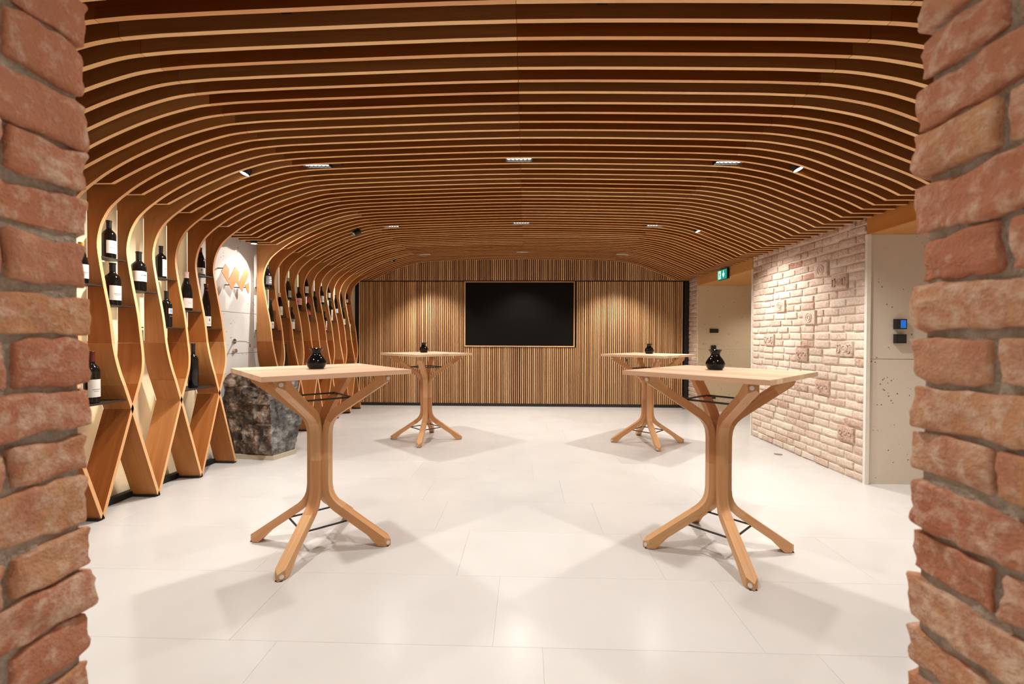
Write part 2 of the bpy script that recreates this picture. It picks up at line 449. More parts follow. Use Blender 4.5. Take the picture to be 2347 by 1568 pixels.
# ---- back wall: black backing, vertical oak slats, screen
b = MB(); b.box(-3.43, 3.42, D_BACK+0.03, D_BACK+0.15, 0, 3.1); 
wall_back = struct(b.build('wall_back', M_DARK), 'folding back wall of vertical oak slats on black boards', 'wall')
b = MB(); b.box(-3.36, 3.19, D_BACK-0.005, D_BACK+0.03, 0.0, 0.052)
struct(b.build('baseboard_back', M_BLACK), 'black plinth strip under the slatted back wall', 'baseboard')
b = MB(); b.box(3.105, 3.185, D_BACK-0.02, D_BACK+0.03, 0.0, 2.488)
b.build('frame_post', M_BLACK, wall_back)
SP, SW, SD = 0.03835, 0.0205, 0.032
def slat_mesh(z0, z1):
    b = MB(); b.box(-SW/2, SW/2, -SD, 0, z0, z1, grain='z'); return b.mesh('slat', M_PANEL)
TV = (-1.213, 0.964, 1.188, 2.474)
low_full, low_under = slat_mesh(0.058, 2.474), slat_mesh(0.058, TV[2]-0.014)
x = -3.325; joints = (-0.113, 1.168, -2.42, 2.42)
while x < 3.09:
    o = obj('slat', low_under if TV[0]-0.02 < x < TV[1]+0.03 else low_full, wall_back, (x, D_BACK+0.03, 0))
    x += SP + (0.006 if any(abs(x+SP/2-j) < SP/2 for j in joints) else 0)
b = MB(); b.box(-3.36, 3.19, D_BACK+0.020, D_BACK+0.03, 2.50, 3.08)
header = struct(b.build('trim_1', M_DARK), 'slatted oak header above the folding back wall', 'wall panel')
x = -3.05
while x < 2.92:
    z = ceil_z(x)+0.05
    me = slat_mesh(2.496, max(z, 2.51))
    obj('slat', me, header, (x, D_BACK+0.020, 0)); x += SP
b = MB(); b.box(1.979, 2.001, D_BACK-0.016, D_BACK+0.001, 0.91, 1.015, m=0); b.box(1.985, 1.995, D_BACK-0.02, D_BACK-0.015, 0.955, 0.985, m=1)
b.build('pull_handle', [M_BLACK, M_CHROME], wall_back)

tv = empty('wall_screen', (0, D_BACK-0.01, TV[2]))
tag(tv, 'large black screen in a thin oak frame on the slatted back wall', 'screen')
b = MB(); b.box(TV[0]+0.012, TV[1]-0.012, 0.004, 0.04, 0.014, TV[3]-TV[2]-0.014); b.build('display', M_SCREEN, tv)
w = 0.016; h = TV[3]-TV[2]
for (xa, xb, za, zb, gr) in [(TV[0]-.004, TV[1]+.004, -.004, w, 'x'), (TV[0]-.004, TV[1]+.004, h-w, h+.004, 'x'), (TV[0]-.004, TV[0]+w, w, h-w, 'z'), (TV[1]-w, TV[1]+.004, w, h-w, 'z')]:
    b = MB(); b.box(xa, xb, -0.006, 0.03, za, zb, grain=gr); b.build('frame', M_PANEL, tv)

# ---- right side: washed brick wall, concrete returns, recesses with oak soffits
def brick_mesh(name, lx, ly, lz, mat, seed, cuts=2, amp=0.004, bev=0.008):
    bm = bmesh.new(); bmesh.ops.create_cube(bm, size=1.0)
    bmesh.ops.scale(bm, vec=(lx, ly, lz), verts=bm.verts)
    if bev: bmesh.ops.bevel(bm, geom=list(bm.edges), offset=bev, segments=2, affect='EDGES', profile=0.5)
    if cuts:
        long = [e for e in bm.edges if e.calc_length() > 0.035]
        bmesh.ops.subdivide_edges(bm, edges=long, cuts=cuts, use_grid_fill=True)
        if cuts > 3:
            long = [e for e in bm.edges if e.calc_length() > 0.03]
            bmesh.ops.subdivide_edges(bm, edges=long, cuts=1, use_grid_fill=True)
    bm.normal_update()
    sv = Vector((seed*3.17, seed*1.3, seed*7.7))
    for v in bm.verts:
        p = v.co
        d = noise.noise(p*9 + sv)*amp*1.2 + noise.noise(p*28 + sv)*amp*1.0 + noise.noise(p*75+sv)*amp*0.55
        v.co = p + v.normal*d + Vector((noise.noise(p*6+sv*2), noise.noise(p*6+sv*3), noise.noise(p*6+sv*4)))*amp*0.8
    me = bpy.data.meshes.new(name); bmesh.ops.triangulate(bm, faces=[f for f in bm.faces if len(f.verts) > 4])
    bm.to_mesh(me); bm.free(); me.materials.append(mat)
    me.polygons.foreach_set('use_smooth', [True]*len(me.polygons))
    return me

def washed_wall(name, label, y0, y1, ornaments, dark):
    b = MB(); b.box(X_RIGHT+0.012, X_RIGHT+0.15, y0+0.013, y1, 0, 2.60)
    w = struct(b.build(name, M_MORTARW), label, 'wall')
    CP = 0.0845; nc = 30
    meshes = {}
    def put(yc, zc, L, Hh, wash, prot):
        key = (round(L/0.02)*0.02, round(Hh, 3), random.randrange(3))
        if key not in meshes: meshes[key] = brick_mesh('brick', 0.07, key[0], Hh, M_BRICKW, len(meshes)+3, 2 if key[0] > 0.1 else 1, 0.0035, 0.007)
        o = obj('brick', meshes[key], w, (X_RIGHT+0.035-prot, yc, zc))
        o.scale = (1, L/key[0], 1); o.rotation_euler = (random.uniform(-.012, .012), random.uniform(-.02, .02), random.uniform(-.012, .012))
        o['wash'] = wash
        return o
    blocked = {}
    for (yo, zo, style) in ornaments:
        c = max(0, round(zo/CP - 1)); zc = (c+1)*CP
        L = 0.215
        for cc in (c, c+1): blocked.setdefault(cc, []).append((yo-L/2-0.006, yo+L/2+0.006))
        me = ornament_mesh(style, L, 2*CP-0.018)
        o = obj('brick', me, w, (X_RIGHT+0.033-0.012, yo, zc)); o['wash'] = [0.62, 0.28, 0.72][style % 3] - (0.15 if zc > 1.7 else 0)  # upper ornaments redder, partly the dimmer lamp light up there in colour
    for c in range(nc):
        zc = (c+0.5)*CP
        free = [(y0+0.016, y1-0.012)]
        for (p, q) in blocked.get(c, []):
            nf = []
            for (s, e) in free:
                if q <= s or p >= e: nf.append((s, e))
                else:
                    if p-s > 0.03: nf.append((s, p))
                    if e-q > 0.03: nf.append((q, e))
            free = nf
        for (s, e) in free:
            y = s; first = True
            while e-y > 0.028:
                L = random.choice([0.235, 0.25, 0.245, 0.225, 0.24, 0.125])
                if first and c % 2: L = random.uniform(0.11, 0.15)
                first = False
                if e-y-L < 0.07: L = e-y if e-y < 0.30 else (e-y)/2
                up_ = zc/2.5
                wash = 0.80 - dark - 0.42*max(0, up_-0.62)/0.38 + random.uniform(-0.28, 0.22)  # redder upward: barer bricks, plus the lamps' cut-off painted into the colour
                if random.random() < 0.07: wash -= 0.35
                put(y+L/2-0.006, zc+random.uniform(-.003, .003), L-0.016, CP-0.019+random.uniform(-.004, .003), wash, random.uniform(-0.002, 0.006))
                y += L
    return w
def ornament_mesh(style, L, Hh):
    me0 = brick_mesh('brick', 0.07, L, Hh, M_BRICKW, 40+style, 4, 0.003, 0.006)
    bm = bmesh.new(); bm.from_mesh(me0)
    def bar(y0, y1, z0, z1):
        r = bmesh.ops.create_cube(bm, size=1.0)
        for v in r['verts']: v.co = Vector((-0.038 + v.co.x*0.012, (y0+y1)/2 + v.co.y*(y1-y0), (z0+z1)/2 + v.co.z*(z1-z0)))
    def ring(yc, zc, R, r_):
        n, m_ = 18, 6; vs_ = []
        for i in range(n):
            a = 2*PI*i/n
            vs_.append([bm.verts.new((-0.036+r_*math.sin(2*PI*j/m_), yc+(R+r_*math.cos(2*PI*j/m_))*math.cos(a), zc+(R+r_*math.cos(2*PI*j/m_))*math.sin(a))) for j in range(m_)])
        for i in range(n):
            for j in range(m_):
                bm.faces.new((vs_[i][j], vs_[(i+1) % n][j], vs_[(i+1) % n][(j+1) % m_], vs_[i][(j+1) % m_]))
    if style % 3 == 0:
        for s in (-1, 1):
            bar(s*0.070-0.022, s*0.070-0.016, -0.04, 0.04); bar(s*0.070+0.016, s*0.070+0.022, -0.04, 0.04)
            bar(s*0.070-0.022, s*0.070+0.022, 0.034, 0.04); bar(s*0.070-0.022, s*0.070+0.022, -0.04, -0.034)
        ring(0, 0, 0.032, 0.005); ring(0, -0.006, 0.012, 0.004)
    elif style % 3 == 1:
        for s in (-1, 0, 1): ring(s*0.062, 0.012, 0.020, 0.005)
        ring(0.03, -0.034, 0.014, 0.004)
    else:
        ring(0, 0, 0.05, 0.005); ring(0, 0, 0.024, 0.006)
    me = bpy.data.meshes.new('brick'); bm.to_mesh(me); bm.free(); me.materials.append(M_BRICKW)
    me.polygons.foreach_set('use_smooth', [True]*len(me.polygons)); return me
ORN = [(4.50, 1.30, 0), (5.18, 1.15, 1), (4.82, 0.88, 1), (4.47, 0.44, 1), (5.05, 1.62, 2), (5.62, 1.79, 2), (4.86, 2.10, 2), (4.58, 1.95, 0), (5.86, 1.36, 0)]
washed_wall('wall_brick', 'lime washed brick wall with stamped ornamental bricks on the right', 4.235, 6.31, ORN, 0.0)
washed_wall('wall_pier', 'narrow strip of darker washed brick beside the back wall', 8.315, 8.74, [], 0.22)
for i, (yy0, yy1) in enumerate(((4.215, 4.245), (6.300, 6.322))):
    b = MB(); b.box(X_RIGHT-0.006, X_RIGHT+0.03, yy0, yy1, 0, 2.345)
    struct(b.build('trim_%d' % (i+2), M_TRIM), 'white corner bead at the %s end of the washed brick wall' % ('near' if i == 0 else 'far'), 'trim')
b = MB()
for za, zb in ((0, 1.1775), (1.1815, 2.60)):
    b.box(X_RIGHT+0.16, 5.2, 4.235, 4.40, za, zb); b.box(X_RIGHT+0.024, X_RIGHT+0.16, 4.235, 4.246, za, zb)
struct(b.build('wall_return', M_CONC), 'pitted beige concrete wall facing the doorway on the right', 'wall')
b = MB(); b.box(X_RIGHT+0.02, 5.2, 8.30, 8.42, 0, 1.165); b.box(X_RIGHT+0.02, 5.2, 8.30, 8.42, 1.169, 2.60)
struct(b.build('wall_passage', M_CONCT), 'tan concrete wall at the end of the side passage', 'wall')
b = MB(); b.box(5.2, 5.3, -0.2, 8.42, 0, 2.6); b.box(X_RIGHT+0.15, 5.2, 6.16, 6.31, 0, 2.6)
struct(b.build('wall_right', M_CONCT), 'tan concrete wall of the right passage', 'wall')
for i, (yy0, yy1) in enumerate(((0.76, 4.234), (6.311, 8.299))):
    b = MB(); b.box(X_RIGHT, X_RIGHT+0.03, yy0, yy1, 2.345, 2.64, grain='y', t=0.2+0.3*i)
    b.box(X_RIGHT+0.03, 5.2, yy0, yy1, 2.345, 2.375, grain='y', t=0.6)
    struct(b.build('beam_%d' % (i+1), M_FASCIA), ('oak clad beam and soffit over the near passage' if i == 0 else 'oak clad beam and soffit over the far passage with exit sign'), 'beam')

# ---- foreground doorway: old brick jambs
def jamb(side, xf, y_far, courses, lean):
    s = -1 if side == 'left' else 1
    b = MB()
    xa, xb = (xf+s*0.0105, s*3.42)
    b.loft([[(xa+(z-1.37)*lean, 0.36, z), (xb, 0.36, z), (xb, y_far-0.014, z), (xa+(z-1.37)*lean, y_far-0.014, z)] for z in (0, 1.37, 3.1)])
    w = struct(b.build('wall_front_'+side, M_MORTAR), 'old red brick door jamb close up on the %s' % side, 'wall')
    cache = []
    for i in range(8):
        cache.append((brick_mesh('brick', 0.11, 0.245, 0.066, M_BRICK, 60+i, 5, 0.0068, 0.0045),
                      brick_mesh('brick', 0.11, 0.118, 0.066, M_BRICK, 80+i, 5, 0.0068, 0.0045)))
    for i, (z0, z1) in enumerate(zip(courses, courses[1:])):
        zc, hh = (z0+z1)/2, (z1-z0)
        joint = random.uniform(0.010, 0.015)
        hd = (i % 2 == (0 if side == 'left' else 1))
        run = [0.118, 0.245] if hd else [0.245, 0.118]
        y = y_far + random.uniform(-0.007, 0.004)
        for L in run:
            me = random.choice(cache)[0 if L > 0.2 else 1]
            xoff = random.uniform(-0.005, 0.004)
            xw = xf + s*(0.055 + xoff) + (zc-1.37)*lean
            o = obj('brick', me, w, (xw, y - L/2, zc))
            o.scale = (1, 1, (hh-joint)/0.066)
            o.rotation_euler = (random.uniform(-.025, .025), random.uniform(-.03, .03)+(PI if random.random() < .5 else 0), random.uniform(-.02, .02))
            o['wash'] = random.uniform(-0.25, 0.45)
            y -= L + random.uniform(0.012, 0.02)
    return w
cl = [1.96, 1.873, 1.781, 1.694, 1.615, 1.536, 1.445, 1.365, 1.279, 1.202, 1.127, 1.034, 0.959, 0.881, 0.80]
cr = [1.93, 1.85, 1.773, 1.696, 1.62, 1.532, 1.457, 1.378, 1.302, 1.227, 1.152, 1.073, 0.998, 0.917, 0.848, 0.77]
def extend(c):
    c = sorted(c)
    lo = c[0]; n = round(lo/0.081); down = [lo*j/n for j in range(n)]
    hi = [c[-1]+0.081*(j+1) for j in range(6)]
    return down + c + hi
jamb('left', -0.776, 0.762, extend(cl), 0.0)
jamb('right', 0.623, 0.728, extend(cr), 0.012)
b = MB(); b.box(-0.80, 0.65, 0.36, 0.73, 2.42, 3.1)
struct(b.build('wall_front_lintel', M_MORTAR), 'mortared wall above the doorway', 'wall')

# ================================================================== WINE RACKS
FRONT = catmull([(-2.03, ceil_z(-2.03)), (-2.12, ceil_z(-2.12)), (-2.30, 2.803), (-2.519, 2.731), (-2.764, 2.627), (-2.95, 2.527), (-3.06, 2.452), (-3.12, 2.405), (-3.19, 2.335),
                 (-3.25, 2.225), (-3.278, 2.09), (-3.266, 1.96), (-3.230, 1.755), (-3.190, 1.54), (-3.163, 1.31)], 3)
def outer_pts(n):
    key = [(-2.03, ceil_z(-2.03)+SH), (-2.3, 2.803+SH), (-2.70, 2.80), (-3.05, 2.66), (-3.355, 2.56)]
    return key
def back_of(i, n, p):
    # straight top edge along the arch, then the vertical back line
    x, z = p
    j = next(q for q, r in enumerate(FRONT) if r[1] < 2.345)
    if i < j:
        t = i/j
        top = catmull([(-2.03, ceil_z(-2.03)+SH), (-2.45, 2.90), (-2.85, 2.755), (-3.355, 2.56)], 6)
        q = t*(len(top)-1); a = int(q); fr = q-a
        if a >= len(top)-1: return top[-1]
        return (top[a][0]*(1-fr)+top[a+1][0]*fr, top[a][1]*(1-fr)+top[a+1][1]*fr)
    t = (i-j)/(n-1-j)
    return (X_BACK_RIB, 2.56*(1-t) + 1.31*t)
T_RIB = 0.025
def upper_rib(parent, y):
    b = MB(); n = len(FRONT); h = T_RIB/2; rings = []
    for i, p in enumerate(FRONT):
        q = back_of(i, n, p)
        rings.append([(p[0], y-h, p[1]), (p[0], y+h, p[1]), (q[0], y+h, q[1]), (q[0], y-h, q[1])])
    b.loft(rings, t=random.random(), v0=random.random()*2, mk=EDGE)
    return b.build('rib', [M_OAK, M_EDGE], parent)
LOW = catmull([(1.309, 0.0, -3.163), (1.22, 0.004, -3.150), (1.14, 0.014, -3.140), (1.06, 0.032, -3.133), (0.98, 0.060, -3.130)], 4)
LEG = catmull([(0.979, 0.060, -3.130), (0.88, 0.094, -3.13), (0.785, 0.126, -3.13), (0.60, 0.185, -3.13), (0.30, 0.282, -3.13), (0.018, 0.3725, -3.13)], 3)
def lower_part(parent, name, y, sgn, table):
    b = MB(); rings = []; h = T_RIB/2
    for i, (z, dy, xf) in enumerate(table):
        a, c = table[max(i-1, 0)], table[min(i+1, len(table)-1)]
        tz, ty = a[0]-c[0], sgn*(c[1]-a[1]); L = math.hypot(tz, ty)
        ny, nz = tz/L*h, ty/L*h
        yc = y+sgn*dy
        if i in (0, len(table)-1): nz = 0; ny = h*(1 if i == 0 and name == 'rib_bend' else 1.05)
        rings.append([(xf, yc-ny, z-nz), (xf, yc+ny, z+nz), (X_BACK_RIB, yc+ny, z+nz), (X_BACK_RIB, yc-ny, z-nz)])
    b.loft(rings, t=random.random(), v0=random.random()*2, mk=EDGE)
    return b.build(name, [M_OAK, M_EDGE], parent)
def front_x(z):
    tab = sorted([(p[1], p[0]) for p in FRONT[-28:]] + [(t[0], t[2]) for t in LOW])
    return float(np.interp(z, [t[0] for t in tab], [t[1] for t in tab]))
def make_rack(label, ribs, shelves, low_shelves):
    yb = (ribs[0]+ribs[-1])/2
    root = tag(empty('wine_rack', (-3.25, yb, 0)), label, 'wine rack', 'wavy oak wine racks on the left wall')
    inv = Vector((3.25, -yb, 0))
    made = []
    feet = set()
    lit = [y for y in ribs if abs(y-4.5326) > .01 and abs(y-5.4076) > .01]
    for i, y in enumerate(ribs):
        sg = 1 if i % 2 == 0 else -1
        made.append(upper_rib(root, y))
        made.append(lower_part(root, 'rib_bend', y, sg, LOW)); made.append(lower_part(root, 'rib_leg', y, sg, LEG))
        feet.add(round(y+sg*0.375, 4))
        if y not in lit: continue
        b = MB(); b.box(X_BACK_RIB-0.006, X_BACK_RIB-0.001, y-0.008, y+0.008, 1.33, 2.40); made.append(b.build('led_strip', M_LED, root))
        b = MB(); y1 = y+sg*0.060; y2 = y+sg*0.350; x0 = X_BACK_RIB
        b.loft([[(x0-0.006, y1-0.004, 0.97), (x0-0.006, y1+0.004, 0.97), (x0-0.001, y1+0.004, 0.97), (x0-0.001, y1-0.004, 0.97)],
                [(x0-0.006, y2-0.004, 0.10), (x0-0.006, y2+0.004, 0.10), (x0-0.001, y2+0.004, 0.10), (x0-0.001, y2-0.004, 0.10)]])
        made.append(b.build('led_strip', M_LED, root))
    for fy in sorted(feet):
        b = MB(); b.box(X_BACK_RIB+0.01, -3.142, fy-0.026, fy+0.026, 0, 0.02); made.append(b.build('foot_block', M_FOOTPAD, root))
    b = MB(); b.box(-3.40, X_BACK_RIB+0.012, ribs[0]-0.1, ribs[-1]+0.1, 0.0, 0.05); made.append(b.build('plinth_rail', M_FOOTPAD, root))
    for (y, z) in shelves:
        b = MB(); b.box(-3.41, front_x(z)-0.006, y-0.112, y+0.112, z-0.009, z, grain='y'); made.append(b.build('shelf', M_SHELF, root))
    for y in low_shelves:
        hw = 0.205
        b = MB(); b.box(-3.40, -3.140, y-hw, y+hw, 0.858, 0.870, grain='y'); made.append(b.build('shelf', M_SHELF, root))
    for o in made: o.location = inv
    return root
# bottles: (x, bay y, base z, height, width, shape, foil, label style, label turn in degrees)
B1 = [(-3.285, 3.1576, 1.756, .305, .082, 'burg', 'yellow', 'white', 0), (-3.316, 3.4076, 1.987, .300, .088, 'bord', 'black', 'white', -5), (-3.288, 3.4076, 1.612, .339, .105, 'bord', 'black', 'white', -5),
      (-3.299, 3.6576, 1.752, .336, .106, 'bord', 'black', 'script', -28), (-3.316, 3.9076, 1.895, .293, .082, 'bord', 'strip', 'tall', 5), (-3.267, 3.9076, 1.450, .330, .086, 'bord', 'black', 'stamp', 2),
      (-3.277, 4.1576, 1.615, .375, .096, 'burg', 'pink', 'palepink', -22), (-3.213, 4.1576, 0.8705, .430, .086, 'bord', 'black', 'none', 0), (-3.328, 4.4076, 1.990, .285, .084, 'burg', 'wine', 'crest', -40),
      (-3.270, 4.4076, 1.450, .455, .086, 'slim', 'wine', 'crest', -12), (-3.209, 3.1576, 0.8705, .385, .094, 'bord', 'wine', 'white', -10)]
B2 = [(-3.310, 5.5326, 1.990, .300, .112, 'burg', 'black', 'grey', -10), (-3.261, 5.5326, 1.452, .393, .076, 'slim', 'black', 'crest', -20), (-3.287, 5.7826, 1.615, .337, .078, 'burg', 'pink', 'white', -15),
      (-3.212, 5.7826, 0.8705, .40, .07, 'slim', 'black', 'none', 0), (-3.309, 6.0326, 1.890, .297, .084, 'burg', 'sage', 'sage', 0), (-3.257, 6.0326, 1.450, .328, .078, 'bord', 'black', 'twotone', -15),
      (-3.290, 6.2826, 1.748, .339, .086, 'bord', 'black', 'stripes', -25), (-3.310, 6.5326, 1.988, .293, .080, 'burg', 'black', 'white', -15), (-3.279, 6.5326, 1.610, .340, .078, 'bord', 'red', 'triangle', -8),
      (-3.298, 6.7826, 1.750, .330, .078, 'bord', 'black', 'none', 0), (-3.309, 7.0326, 1.890, .298, .078, 'bord', 'black', 'white', -5), (-3.257, 7.0326, 1.452, .328, .076, 'bord', 'black', 'redfoot', 5),
      (-3.310, 7.2826, 1.992, .240, .070, 'burg', 'black', 'white', -15), (-3.274, 7.2826, 1.620, .350, .080, 'bord', 'black', 'tall', -5), (-3.292, 7.5326, 1.764, .328, .078, 'burg', 'black', 'crest', -10),
      (-3.310, 7.7826, 1.892, .293, .074, 'burg', 'black', 'none', 0), (-3.269, 7.7826, 1.560, .320, .078, 'burg', 'black', 'sage', -15), (-3.312, 8.0326, 1.984, .230, .066, 'bord', 'black', 'palepink', -10),
      (-3.270, 8.0326, 1.452, .331, .070, 'bord', 'black', 'white', -10)]
make_rack('near wavy oak wine rack between the door jamb and the concrete niche', RIBS1, [(p[1], p[2]) for p in B1 if p[2] > 1], [3.1576, 4.1576])
make_rack('far wavy oak wine rack between the concrete niche and the slatted back wall', RIBS2, [(p[1], p[2]) for p in B2 if p[2] > 1], [5.7826, 6.7826, 7.7826])

FOILS = {'black': M_BLACKFOIL, 'yellow': M_YELLOW, 'wine': M_WINEFOIL, 'red': M_REDFOIL, 'pink': M_PALEPINK, 'sage': M_GREENFOIL, 'strip': M_BLACKFOIL}
SHAPES = {'bord': [(0, .0), (.44, .0), (.5, .02), (.5, .60), (.485, .645), (.42, .69), (.28, .735), (.20, .765), (.185, .80), (.18, .93)],
          'burg': [(0, .0), (.44, .0), (.5, .02), (.5, .44), (.48, .52), (.42, .61), (.33, .70), (.245, .78), (.19, .85), (.18, .93)],
          'slim': [(0, .0), (.44, .0), (.5, .015), (.5, .40), (.47, .52), (.40, .62), (.31, .71), (.235, .79), (.20, .85), (.19, .94)]}
def shape_r(prof, z): return float(np.interp(z, [p[1] for p in prof[2:]], [p[0] for p in prof[2:]]))
def make_bottle(x, y, z, H, W, shape, foil, lab, turn, label):
    root = tag(empty('wine_bottle', (x, y, z)), label, 'bottle', 'wine bottles on the rack shelves')
    prof = SHAPES[shape]
    W_ = W
    b = MB(); b.lathe([(r*W_, h*H) for r, h in prof] + [(.0, .93*H)], 24)
    b.build('glass', M_GLASSG if foil in ('sage',) else M_GLASS, root, True)
    b = MB(); z0 = .80 if shape == 'bord' else .84
    rr = shape_r(prof, z0)+.008
    b.lathe([(rr*W_, z0*H), (.195*W_, .88*H), (.192*W_, .955*H), (.215*W_, .958*H), (.215*W_, .995*H), (.20*W_, H), (0, H)], 18)
    b.build('capsule', FOILS[foil], root, True)
    if lab == 'none': return root
    spec = {'white': (.12, .46, 62, M_PAPER), 'script': (.24, .50, 70, M_PAPER), 'tall': (.06, .58, 40, M_PAPER), 'stamp': (.37, .52, 32, M_PINK), 'palepink': (.07, .32, 58, M_PALEPINK),
            'crest': (.05, .27, 60, M_PAPER), 'grey': (.14, .50, 60, M_GREYLAB), 'sage': (.08, .40, 55, M_GREENLAB), 'twotone': (.08, .50, 58, M_PAPER), 'stripes': (.24, .52, 72, M_PINK),
            'triangle': (.26, .50, 50, M_REDLAB), 'redfoot': (.08, .52, 36, M_PAPER)}[lab]
    a0, a1, half, mt = spec
    def patch(name, h0, h1, d0, d1, mat, lift, parent, tri=False):
        b = MB(); n = 10; rings = []
        for k in range(n+1):
            a = math.radians(turn + d0 + (d1-d0)*k/n)
            hh = h1 if not tri else h0 + (h1-h0)*(1-k/n)
            R = 0.5*W_ + lift
            rings.append((math.cos(a), math.sin(a), hh, R))
        for k in range(n):
            c0, s0, t0, R = rings[k]; c1, s1, t1, _ = rings[k+1]
            b.face([(R*c0, R*s0, h0*H), (R*c1, R*s1, h0*H), (R*c1, R*s1, max(t1, h0+.002)*H), (R*c0, R*s0, max(t0, h0+.002)*H)])
        return b.build(name, mat, parent, True)
    L = patch('label', a0, a1, -half, half, mt, 0.0007, root, lab == 'triangle')
    ink = lambda h0, h1, d0, d1, m_=M_INK: patch('print', h0, h1, d0, d1, m_, 0.0012, L)
    if lab in ('white', 'tall', 'redfoot'):
        ink(a0+.42*(a1-a0), a0+.45*(a1-a0), -half*.5, half*.5, M_GREYLAB); ink(a0+.32*(a1-a0), a0+.34*(a1-a0), -half*.35, half*.35, M_GREYLAB)
    if lab == 'redfoot': ink(a0+.05, a0+.13, -half, half, M_REDLAB)
    if lab == 'script': ink(.385, .40, -5, 45, M_GREYLAB); ink(.40, .415, 20, 50, M_GREYLAB); ink(.485, .50, 30, 65, M_GREYLAB)
    if lab == 'crest': ink(a0+.50*(a1-a0), a0+.78*(a1-a0), -8, 10, M_GREYLAB); ink(a0+.2*(a1-a0), a0+.24*(a1-a0), -30, 30, M_GREYLAB)
    if lab == 'stamp': ink(.40, .50, -16, 18, M_BLUELAB); ink(.30, .315, -20, 20, M_GREYLAB)
    if lab == 'grey': ink(.22, .25, -20, 30, M_PAPER); ink(.30, .34, -10, 25, M_PAPER); ink(.40, .43, -15, 20, M_PAPER)
    if lab == 'sage': ink(a0+.01, a0+.10, -10, half-4, M_PAPER)
    if lab == 'twotone': ink(.38, .50, -half, half, M_GREYLAB); ink(.41, .47, 15, 40, M_PAPER)
    if lab == 'stripes': ink(.30, .325, -half, half, M_REDLAB); ink(.365, .385, -half, 10); ink(.42, .44, -half, half, M_REDLAB)
    if lab == 'palepink': ink(a0+.5*(a1-a0), a0+.54*(a1-a0), -15, 25, M_GREYLAB)
    return root
LB1 = ['bottle with yellow capsule on the upper shelf nearest the left door jamb', 'white labelled bottle on the highest shelf of the second bay of the near rack',
       'wide white labelled magnum under the top bottle in the near rack', 'wide magnum with a script label alone in its bay of the near rack',
       'bottle with tall narrow white label above the stamp labelled one', 'bottle with a tiny pink and blue stamp label in the near rack',
       'bottle with pale pink foil and pale pink label in the near rack', 'unlabelled dark bottle on the low shelf of the near rack beside the stone boulder',
       'dark red capped bottle with crest label on top shelf beside the niche', 'tall slim bottle with low crest label right beside the concrete niche', 'red capped bottle with white label on low shelf by the left door jamb']
LB2 = ['fat bottle with grey printed label on top shelf right of the niche', 'slim bottle with low cream label in the first bay of the far rack', 'bottle with pink foil and white label in the far rack',
       'slim unlabelled bottle on the low shelf of the far rack', 'olive bottle with sage foil and sage label', 'bottle with grey and white two tone label in the far rack',
       'bottle with pink striped label in the far rack', 'white labelled bottle on top shelf above the red capped bottle', 'red capped bottle with a red triangle label', 'unlabelled bottle alone in its bay of the far rack',
       'white labelled bottle above the one with a red footed label', 'bottle with narrow white label edged red at the foot', 'small white labelled bottle on a top shelf above a tall labelled one',
       'far rack bottle with a long narrow white label', 'far rack bottle with crest label alone in its bay', 'unlabelled far rack bottle above a sage labelled one', 'dark bottle with sage label near the back wall',
       'small pink labelled bottle on the last top shelf by the back wall', 'white labelled bottle on the lowest shelf nearest the slatted back wall']
for p, l in zip(B1, LB1): make_bottle(*p, l)
for p, l in zip(B2, LB2): make_bottle(*p, l)

# ================================================================== NICHE: logo, tap, boulder
def plate(name, poly, x0, x1, mat, parent):
    b = MB()
    b.loft([[(x0, y, z) for y, z in poly], [(x1, y, z) for y, z in poly]])
    return b.build(name, mat, parent)
logo = tag(empty('wall_logo', (-3.30, 4.92, 1.88)), 'copper zigzag emblem standing off the pale concrete panel', 'emblem')
P1 = [(4.682, 2.077), (4.749, 2.167), (4.812, 2.119), (4.796, 1.996), (4.912, 2.161), (4.984, 2.113), (4.968, 1.986), (5.093, 2.167), (5.161, 2.115), (5.073, 1.975), (5.033, 1.892), (4.922, 1.99), (4.859, 1.892)]
P2 = [(5.079, 1.975), (5.161, 2.012), (5.156, 1.894), (5.144, 1.88)]
tr = lambda P: [(y-4.92, z-1.88) for y, z in P]
def tri_plate(name, poly, parent):
    bm = bmesh.new(); f = bm.faces.new([bm.verts.new((0, y, z)) for y, z in poly])
    bmesh.ops.triangulate(bm, faces=[f])
    r = bmesh.ops.extrude_face_region(bm, geom=list(bm.faces))
    for g in r['geom']:
        if isinstance(g, bmesh.types.BMVert): g.co.x -= 0.006
    bmesh.ops.recalc_face_normals(bm, faces=bm.faces)
    me = bpy.data.meshes.new(name); bm.to_mesh(me); bm.free(); me.materials.append(M_COPPER)
    return obj(name, me, parent)
tri_plate('zigzag_plate', tr(P1), logo); tri_plate('leaf_plate', tr(P2), logo)
for (y, z) in ((4.75, 2.12), (4.87, 1.95), (5.03, 1.94), (5.12, 1.95)):
    b = MB(); b.tube([(-0.094, y-4.92, z-1.88), (-0.006, y-4.92, z-1.88)], 0.006, 8); b.build('spacer_pin', M_BLACK, logo)

tap = tag(empty('wall_tap', (-3.395, 5.02, 1.25)), 'slim chrome wall tap over the stone boulder basin', 'tap')
b = MB(); b.tube([(0.0, 0, .062), (.10, -.02, .062), (.165, -.033, .060), (.20, -.04, .048), (.215, -.043, .028), (.218, -.044, -.005)], 0.0085, 10); b.build('spout', M_CHROME, tap, True)
b = MB(); b.tube([(-0.002, 0, .062), (0.012, 0, .062)], 0.030, 16); b.build('rosette', M_CHROME, tap, True)
b = MB(); b.tube([(-0.002, 0, -.048), (0.028, 0, -.048)], 0.024, 16); b.build('valve_knob', M_CHROME, tap, True)

